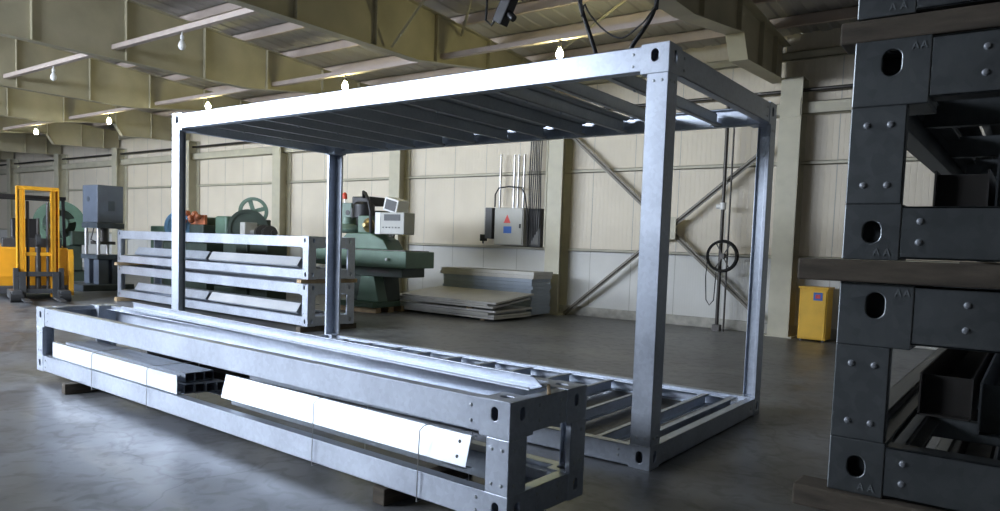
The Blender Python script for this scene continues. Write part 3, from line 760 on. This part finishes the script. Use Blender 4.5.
# electrical cabinets
t = thing('electrical_cabinet', 'grey electrical cabinet with warning stickers mounted on the back wall', 'cabinet', (-1.96, 9.66, 1.52))
MB().box(-.42, .42, -.24, 0, 0, .88).build('body', GREY, t, bevel=.008)
MB().box(-.40, .40, -.265, -.241, .02, .86).build('door', GREY, t, bevel=.006)
MB().prism([(-.13, .52), (.07, .52), (-.03, .72)], 'y', -.268, -.266).build('warning_triangle', LBL_R, t)
MB().box(-.13, .1, -.268, -.266, .28, .44).build('blue_sticker', LBL_B, t)
MB().box(.33, .36, -.29, -.266, .4, .5).build('handle', DGREY, t)
t = thing('switch_box', 'open black switch box left of the grey electrical cabinet', 'switch box', (-2.52, 9.66, 1.66))
MB().box(-.1, .1, -.3, -.02, 0, .74).build('housing', DGREY, t, bevel=.006)
MB().box(-.24, -.235, -.3, -.02, -.06, .1).cyl((-.3, -.1, -.12), (-.3, -.1, .08), .02, 8).build('lever', DGREY, t)
t = thing('switch_box', 'dark narrow switch box right of the grey electrical cabinet', 'switch box', (-1.25, 9.66, 1.50))
MB().box(-.18, .16, -.2, -.02, 0, .88).build('housing', DGREY, t, bevel=.006)
MB().box(-.14, .12, -.215, -.201, .05, .83).build('door', paint('grey_door_paint', (.12, .12, .115), .5), t, bevel=.004)
for i, (x, z1, r, mt) in enumerate(((-2.3, 3.63, .03, STEEL), (-1.9, 3.6, .03, STEEL), (-1.78, 3.6, .022, STEEL), (-1.62, 3.6, .03, STEEL), (-.99, 4.4, .035, CREAM))):
    o = MB().cyl((0, 0, 0), (0, 0, z1-2.36 if i < 4 else 2.9), r, 12).build('conduit', mt, loc=(x, 9.5, 2.4 if i < 4 else 1.5), smooth=True)
    tag(o, ['shiny conduit at the left above the electrical cabinet', 'shiny conduit in the middle above the electrical cabinet', 'thin shiny conduit beside the middle one above the cabinet', 'shiny conduit at the right above the electrical cabinet', 'tall cream pipe right of the electrical boxes'][i], 'conduit', 'conduits over the electrical cabinet')
for i, (x, dx) in enumerate(((-1.41, .02), (-1.36, .04), (-1.31, -.03), (-1.26, .03), (-1.21, .035), (-1.16, -.02), (-1.11, .03))):
    pts = [(x+.012*math.sin(j*1.3+i), 9.433, 1.5+.07*i+j*(3.88-.07*i)/9) for j in range(10)]
    o = MB().tube([Vector(p)-Vector(pts[0]) for p in pts], .014, 8).build('power_cable', BLACK, loc=pts[0], smooth=True)
    tag(o, 'dark power cable of the bunch hanging down the wall right of the electrical cabinet', 'cable', 'bunch of dark cables by the electrical cabinet')
o = MB().tube([(0, 0, 0), (0, 0, .3), (.1, 0, .45), (.4, 0, .48), (.75, 0, .45), (.85, 0, .3), (.95, 0, -.2), (.98, 0, -.9)], .018, 8).build('power_cable', BLACK, loc=(-2.35, 9.375, 2.41), smooth=True)
tag(o, 'thick dark cable arching over the top of the electrical cabinet', 'cable')
# sheet stacks
def sheet(name, lab, cx, cy, z, lx, ly, rz, th=.035, mat=PANELM, grp='sheets in the pile'):
    mb = MB().box(-lx/2, lx/2, -ly/2, ly/2, th-.005, th)
    mb.box(-lx/2, lx/2, -ly/2, -ly/2+.004, 0, th-.005).box(-lx/2, lx/2, ly/2-.004, ly/2, 0, th-.005)
    mb.box(-lx/2, -lx/2+.004, -ly/2, ly/2, 0, th-.005).box(lx/2-.004, lx/2, -ly/2, ly/2, 0, th-.005)
    # folded rim seen on the top
    mb.box(-lx/2, lx/2, -ly/2, -ly/2+.03, th, th+.003).box(lx/2-.03, lx/2, -ly/2, ly/2, th, th+.003)
    o = mb.build(name, mat, loc=(cx, cy, z), rotz=rz); tag(o, lab, 'sheet panel', grp)
z = .05
ords = ['lowest', 'second', 'third', 'fourth', 'fifth', 'sixth', 'seventh']
for i in range(7):
    tl = (.4, .7, 1.0, 1.3, 7, 7, 7)[i]
    zz = (.05, .09, .13, .175, .262, .305, .348)[i]; ly = 1.22
    cy = (7.50, 7.53, 7.51, 7.54, 7.48, 7.50, 7.52)[i]
    sheet('sheet_panel', '%s pale sheet panel of the low front pile, counted from the floor' % ords[i], (-1.68, -1.72, -1.82, -1.70, -1.70, -1.88, -1.64)[i], cy,
          zz + ly/2*math.sin(math.radians(tl)), 2.7, ly, math.radians((-3, -2, -3.5, -2, -3, -2, -3.5)[i]), .034)
    C.objects[-1].rotation_euler[0] = math.radians(tl)
timber('short timber spacer in the middle of the low sheet pile', (-1.15, 7.06, .212), (.12, .2, .045), .4, WOODL, 'timber spacers')
for x, nm in ((-3.0, 'left'), (-.75, 'right')):
    timber('timber bearer under the %s end of the low sheet pile' % nm, (x, 7.5, 0), (.1, 1.1, .048), 0, WOODL, 'timber spacers')
    timber('timber bearer under the %s end of the tall sheet pile' % nm, (x, 8.56, 0), (.1, .75, .048), 0, WOODL, 'timber spacers')
z = .05
for i in range(12):
    sheet('sheet_panel', '%s sheet panel of the tall pile against the wall' % ['lowest', 'second', 'third', 'fourth', 'fifth', 'sixth', 'seventh', 'eighth', 'ninth', 'third from top', 'second from top', 'topmost'][i],
          -1.72+.012*math.sin(i*1.9)-(.03 if i > 9 else 0), 8.66+.01*math.sin(i*3), z, 2.48+(.12 if i > 9 else 0), .74, math.radians(.4*math.sin(i*2.1)), .07, PANELB if i < 10 else PANELM)
    z += .0765

# ------------------------------------------------------------------ milling machine
t = thing('milling_machine', 'green milling machine with black motor and control console by the back wall', 'milling machine', (-3.35, 6.5, .12), math.radians(4))
MB().box(-.85, .45, -.55, .33, 0, .12).build('base', GRN, t, bevel=.02)
MB().prism([(-.65, .12), (.45, .12), (.38, .72), (-.5, .72)], 'y', -.15, .32).build('pedestal', GRN_D, t, bevel=.02)
MB().prism([(-.12, .12), (.5, .12), (.35, .68), (.0, .68)], 'y', -.45, -.15).build('knee', GRN, t, bevel=.02)
MB().prism([(-.25, .12), (-.12, .12), (.0, .6), (-.02, .7), (-.2, .7)], 'y', -.42, -.2).build('knee_rib', GRN_D, t, bevel=.01)
MB().box(-.85, 1.15, -.48, .25, .66, .86).build('saddle', GRN_D, t, bevel=.02)
MB().box(.2, .8, -.487, -.481, .74, .80).build('nameplate', DSTEEL, t)
mb = MB().box(-1.3, 1.35, -.62, .3, .86, 1.20).build('table_tray', GRN, t, bevel=.015)
MB().box(-1.22, 1.27, -.55, .22, 1.201, 1.215).build('table_top', DSTEEL, t)
MB().prism([(-.75, 1.216), (.7, 1.216), (.55, 1.42), (.2, 1.55), (-.45, 1.55), (-.62, 1.42)], 'y', -.42, .1).build('slide', GRN, t, bevel=.02)
MB().box(-.7, .0, .1, .62, 0.6, 2.05).build('column', GRN_D, t, bevel=.02)
MB().box(-1.25, -.72, .05, .6, 1.55, 1.75).box(-1.36, -.85, .1, .55, 1.75, 2.22).build('drive_cabinet', GRN_L, t, bevel=.015)
MB().cyl((-.95, .098, 2.0), (-.95, .09, 2.0), .06, 14).box(-.86, -.80, .09, .099, 1.85, 2.1).build('dial', DGREY, t)
MB().lathe([(.05, 0), (.36, .02), (.38, .08), (.30, .14), (.12, .2), (.1, .34), (.02, .35)], (-.72, -.15, 1.55), n=24).build('spindle_head', GRN_L, t, smooth=True)
MB().lathe([(.1, 0), (.23, .02), (.23, .3), (.17, .36), (.02, .37)], (-.28, -.1, 1.86), n=20).build('motor', BLACK, t, smooth=True)
MB().box(-.62, -.1, -.12, .38, 2.15, 2.34).build('motor_cover', BLACK, t, bevel=.02)
MB().box(-.25, .1, -.32, .1, 1.55, 1.92).build('head_block', GRN, t, bevel=.02)
MB().lathe([(.02, 0), (.14, 0), (.15, .05), (.08, .1), (.04, .18)], (.08, -.3, 1.72), (0, -1, 0), 18).build('brass_dial', paint('worn_brass', (.35, .26, .12), .35, metal=.7), t, smooth=True)
MB().tube([(-.25, -.15, 2.32), (-.12, -.3, 2.42), (.02, -.38, 2.38), (.14, -.42, 2.22), (.2, -.42, 2.0), (.2, -.40, 1.56)], .032, 10).build('hose', BLACK, t, smooth=True)
MB().tube([(-1.25, .3, 2.22), (-1.25, .3, 2.32)], .015, 8).build('beacon_stem', STEEL, t)
MB().lathe([(.055, 0), (.06, .03), (.055, .1), (.03, .14), (.005, .15)], (-1.25, .3, 2.32), n=16).build('beacon', RED, t, smooth=True)
MB().cyl((.5, -.1, 1.5), (.5, -.1, 1.62), .05, 12).build('console_arm', STEEL, t)
MB().box(.28, 1.05, -.35, .0, 1.54, 1.99).build('console', GREY, t, bevel=.015)
MB().box(.28, .42, -.36, -.351, 1.54, 1.99).build('console_side_cover', WHITE, t)
MB().box(.52, .95, -.358, -.351, 1.82, 1.95).build('console_display', DGREY, t)
for q in range(6):
    MB().cyl((.5+.085*q, -.351, 1.68), (.5+.085*q, -.362, 1.68), .014, 10).build('console_button', DGREY, t)
mb = MB(); mb.M = Matrix.Translation((.62, -.15, 2.0)) @ Matrix.Rotation(math.radians(14), 4, 'Y')
mb.box(-.18, .2, -.18, .18, 0, .29).build('monitor', WHITE, t, bevel=.02)
mb = MB(); mb.M = Matrix.Translation((.62, -.15, 2.0)) @ Matrix.Rotation(math.radians(14), 4, 'Y')
mb.box(-.13, .16, -.186, -.181, .04, .25).build('monitor_screen', DGREY, t)
MB().cyl((.9, -.62, 1.03), (.9, -.7, 1.03), .03, 12).build('table_handle', STEEL, t, smooth=True)
for j, y in enumerate((6.35, 6.72, 7.1)):
    timber('%s pale timber bearer under the green milling machine' % ('front', 'middle', 'rear')[j], (-3.62, y-.2, 0), (1.4, .16, .118), math.radians(4), WOODL, 'timber bearers under the milling machine')

# ------------------------------------------------------------------ flywheel machines behind the stacked packs
def wheel(parent, c, nrm, R, th, mat, name='flywheel', spokes=5, rim=.14, hubr=.1):
    c = Vector(c); n = Vector(nrm).normalized(); a = n.cross(Vector((0, 0, 1))).normalized(); b = n.cross(a)
    mb = MB()
    mb.M = Matrix.Translation(c) @ Matrix(((n.x, a.x, b.x, 0), (n.y, a.y, b.y, 0), (n.z, a.z, b.z, 0), (0, 0, 0, 1)))
    N_ = 40
    ring_ = [(R, -th/2), (R, th/2), (R-rim, th/2), (R-rim, -th/2)]
    vs_ = []; fs = []
    for i in range(N_):
        t_ = 2*PI*i/N_
        vs_ += [(h, r*math.cos(t_), r*math.sin(t_)) for r, h in ring_]
    for i in range(N_):
        j = (i+1) % N_
        for k in range(4): fs.append((i*4+k, i*4+(k+1) % 4, j*4+(k+1) % 4, j*4+k))
    mb._add(vs_, fs)
    if spokes == 0: mb.cyl((-th*.25, 0, 0), (th*.25, 0, 0), R-rim+.005, 40)
    for s in range(spokes):
        t_ = 2*PI*s/spokes+.3
        mb.bar((0, hubr*.8*math.cos(t_), hubr*.8*math.sin(t_)), (0, (R-rim+.02)*math.cos(t_), (R-rim+.02)*math.sin(t_)), .1, th*.5, (1, 0, 0))
    mb.cyl((-th*.8, 0, 0), (th*.8, 0, 0), hubr, 20)
    return mb.build(name, mat, parent, smooth=True)
t = thing('eccentric_press', 'dark green press with two large flywheels behind the stacked packs', 'press', (-7.7, 6.3, 0))
MB().box(-.95, .3, -.3, .7, 0, .25).box(-.8, .15, -.15, .6, .25, 1.95).build('body', GRN_D, t, bevel=.03)
MB().box(-.85, -.35, -.35, .3, 1.4, 2.0).build('gear_cover', GRN, t, bevel=.05)
wheel(t, (.40, -.25, 1.70), (.8, -.6, 0), .47, .14, GRN_D, spokes=0, rim=.08, hubr=.12)
wheel(t, (-.25, .35, 2.15), (.7, -.7, 0), .36, .1, GRN, spokes=4, rim=.08, hubr=.07)
MB().cyl((-.1, .0, 1.62), (.9, -.45, 1.62), .06, 14).cyl((.9, -.45, 1.62), (1.3, -.51, 1.62), .06, 14).build('shaft', STEEL, t, smooth=True)
MB().box(.58, .78, -.6, -.25, 1.35, 1.85).build('bearing_block', GREY, t, bevel=.02)
MB().box(.5, .95, -.65, .0, 0, 1.35).build('bearing_stand', GRN_D, t, bevel=.02)
mb = MB()
for q, rr in ((1.25, .15), (1.35, .18), (1.47, .12), (1.59, .16), (1.75, .07)):
    mb.cyl((q, -.5, 1.62), (q+.08, -.54, 1.62), rr, 18)
mb.build('stepped_pulley', DSTEEL, t, smooth=True)
MB().box(1.2, 1.85, -.75, -.2, 0, 1.42).build('gearbox_foot', GRN_D, t, bevel=.02)
t = thing('roll_forming_machine', 'machine with a blue wheel and rusty orange rollers left of the flywheels', 'machine', (-9.75, 6.15, 0))
MB().box(-1.2, 1.0, -.3, .5, 0, 1.3).build('bed', GRN_D, t, bevel=.02)
MB().box(-.1, .75, .1, .5, 1.3, 1.98).build('housing', GRN, t, bevel=.03)
MB().box(-1.9, -1.2, -.2, .4, 0, 1.72).build('side_housing', GRN, t, bevel=.03)
wheel(t, (.1, -.45, 1.72), (.85, -.5, 0), .40, .12, BLUW, 'blue_wheel', spokes=0, rim=.08, hubr=.1)
MB().cyl((-.25, -.2, 1.72), (.1, -.4, 1.72), .05, 12).build('axle', STEEL, t)
for q in range(6):
    MB().lathe([(.03, 0), (.06, .01), (.075, .05), (.06, .12), (.03, .16)], (.22+.115*q, -.42+.03*(q % 3), 1.86+.09*((q*5) % 3)), (.6, -1, .3*(q % 2)), 14).build('roller', ORG, t, smooth=True)
MB().box(.15, .85, -.3, .09, 1.3, 1.78).build('roller_bank', GRN_D, t, bevel=.03)
MB().box(.2, .9, -.28, -.22, 1.781, 2.02).build('roller_beam', ORG, t)
MB().lathe([(.1, 0), (.3, .05), (.34, .25), (.2, .35), (.05, .4)], (-.85, .1, 1.3), n=20).build('pump_dome', GRN_D, t, smooth=True)

t = thing('flywheel_press', 'tall green press with a pale green spoked wheel between forklift and grey press', 'press', (-15.0, 5.05, 0), math.radians(-8))
MB().box(-.9, .35, -.5, .6, 0, .35).box(-.75, .05, -.35, .55, .35, 2.1).build('body', GRN_D, t, bevel=.04)
MB().prism([(.05, .35), (.45, .35), (.35, 1.1), (.05, 1.2)], 'y', -.2, .45).build('bolster', GRN_D, t, bevel=.02)
wheel(t, (.25, -.1, 1.70), (1, -.25, 0), .66, .14, GRN, spokes=4, rim=.24, hubr=.22)
MB().cyl((-.2, 0, 1.70), (.25, -.1, 1.70), .07, 14).build('shaft', STEEL, t)
MB().box(.1, .5, .15, .6, 1.1, 1.5).build('slide', GRN_D, t, bevel=.02)

# hydraulic press
t = thing('hydraulic_press', 'grey blue hydraulic press with bright steel columns left of the stacked packs', 'press', (-11.6, 4.66, 0))
MB().box(-1.1, .55, -.75, .55, 0, .16).build('base_slab', BLU_D, t, bevel=.02)
MB().box(-.4, .4, -.33, .33, 1.74, 2.70).build('head_box', BLU, t, bevel=.015)
MB().box(-.42, .42, -.35, .35, 1.60, 1.735).build('head_plate', BLU_D, t, bevel=.01)
MB().cyl((-.08, -.331, 2.34), (-.08, -.338, 2.34), .07, 16).box(.401, .408, -.06, .1, 2.05, 2.3).build('vent_plate', BLU_D, t)
for (x, y) in ((-.33, -.27), (.33, -.27), (.33, .27), (-.33, .27)):
    MB().cyl((x, y, .92), (x, y, 1.60), .045, 16).build('press_column', STEEL, t, smooth=True)
MB().cyl((0, 0, 1.25), (0, 0, 1.6), .12, 18).box(-.25, .25, -.2, .2, 1.18, 1.26).build('ram', DSTEEL, t)
MB().box(-.45, .45, -.36, .36, .80, .92).build('bed_plate', BLU_D, t, bevel=.01)
for (x, y) in ((-.40, -.3), (.12, -.3), (-.40, .05), (.12, .05)):
    MB().box(x, x+.28, y, y+.25, .16, .80).build('bed_leg', BLU, t, bevel=.01)
MB().tube([(.15, -.3, 1.6), (.2, -.36, 1.45), (.12, -.36, 1.3), (.0, -.2, 1.25)], .015, 8).build('oil_hose', BLACK, t, smooth=True)

# ------------------------------------------------------------------ forklift
t = thing('forklift', 'yellow forklift with tall yellow mast at the left edge', 'forklift', (-8.95, 2.08, 0), math.radians(-14))
MB().prism([(-2.0, .22), (-.45, .22), (-.35, .5), (-.35, 1.12), (-1.3, 1.18), (-1.55, 1.15), (-2.0, 1.05)], 'y', -.78, .62).build('body', YEL, t, bevel=.04)
MB().box(-1.95, -.4, -.82, .66, .12, .30).build('chassis_skirt', DGREY, t, bevel=.03)
for y0, y1 in ((-.50, -.36), (.36, .50)):
    MB().box(-.35, .45, y0-.03, y1+.03, .06, .24).build('straddle_leg', DGREY, t, bevel=.02)
    MB().cyl((.36, y0-.04, .11), (.36, y1+.04, .11), .11, 20).build('load_wheel', RUBBER, t, smooth=True)
for y in (-.72, .56): 
    MB().cyl((-1.5, y-.07, .2), (-1.5, y+.07, .2), .2, 24).build('rear_wheel', RUBBER, t, smooth=True)
for y in (-.31, .31):
    s = 1 if y > 0 else -1
    MB().box(-.10, .06, y-.075, y-.055, .08, 2.40).box(-.10, .06, y+.055, y+.075, .08, 2.40).box(-.10, -.08, y-.055, y+.055, .08, 2.40).build('mast_upright', YEL, t)
    MB().box(-.06, .04, y-.05-s*.02, y+.03-s*.02, .12, 2.34).build('inner_upright', YEL, t, bevel=.006)
    MB().cyl((-.03, y-s*.13, .2), (-.03, y-s*.13, 2.1), .03, 12).build('lift_chain', DGREY, t)
MB().box(-.08, .05, -.38, .38, 2.33, 2.41).build('mast_crossbar', YEL, t, bevel=.01)
MB().box(-.08, .02, -.24, .24, .95, 1.03).build('mast_tie', YEL, t, bevel=.01)
MB().cyl((-.02, 0, .15), (-.02, 0, 1.30), .055, 16).cyl((-.02, 0, 1.28), (-.02, 0, 1.75), .03, 14).build('lift_cylinder', DSTEEL, t, smooth=True)
MB().cyl((.0, -.04, 1.28), (.0, .04, 1.28), .13, 22).build('chain_pulley', DGREY, t, smooth=True)
MB().box(.07, .12, -.46, .46, .52, .62).box(.07, .12, -.46, .46, .16, .26).box(.07, .11, -.46, -.36, .2, .7).box(.07, .11, .36, .46, .2, .7).build('fork_carriage', DGREY, t, bevel=.01)
for y in (-.3, .3):
    MB().box(.12, .16, y-.06, y+.06, .05, .62).prism([(.12, .05), (1.15, .05), (1.15, .065), (.16, .1), (.12, .1)], 'y', y-.06, y+.06).build('fork', DGREY, t)
for (x, y) in ((-.45, -.72), (-.45, .56), (-1.75, -.72), (-1.75, .56)):
    MB().bar((x, y, 1.1), (x-(.0 if x > -1 else -.1), y*.95, 2.2), .06, .06, (1, 0, 0)).build('guard_post', BLACK, t)
mb = MB().box(-1.75, -.4, -.74, -.66, 2.17, 2.24).box(-1.75, -.4, .50, .58, 2.17, 2.24).box(-.46, -.38, -.74, .58, 2.17, 2.24).box(-1.75, -1.67, -.74, .58, 2.17, 2.24)
for q in range(6): mb.box(-1.4+.17*q, -1.36+.17*q, -.7, .55, 2.19, 2.22)
mb.build('overhead_guard', BLACK, t)
MB().box(-1.3, -.8, -.35, .2, 1.15, 1.28).prism([(-1.35, 1.2), (-1.22, 1.2), (-1.3, 1.75), (-1.42, 1.75)], 'y', -.35, .2).build('seat', BLACK, t, bevel=.03)
MB().tube(ring(0, 0, 0, .16, 20), .014, 8, True).build('steering_wheel', BLACK, t, loc=(-.65, -.2, 1.32), smooth=True)
MB().box(-.62, -.4, -.6, .5, 1.1, 1.32).build('dashboard', DGREY, t, bevel=.02)
MB().prism([(-.1, .1), (.02, .1), (.02, .95), (-.04, 1.1), (-.1, 1.1)], 'y', .56, .66).build('side_guard', YEL, t, bevel=.01)
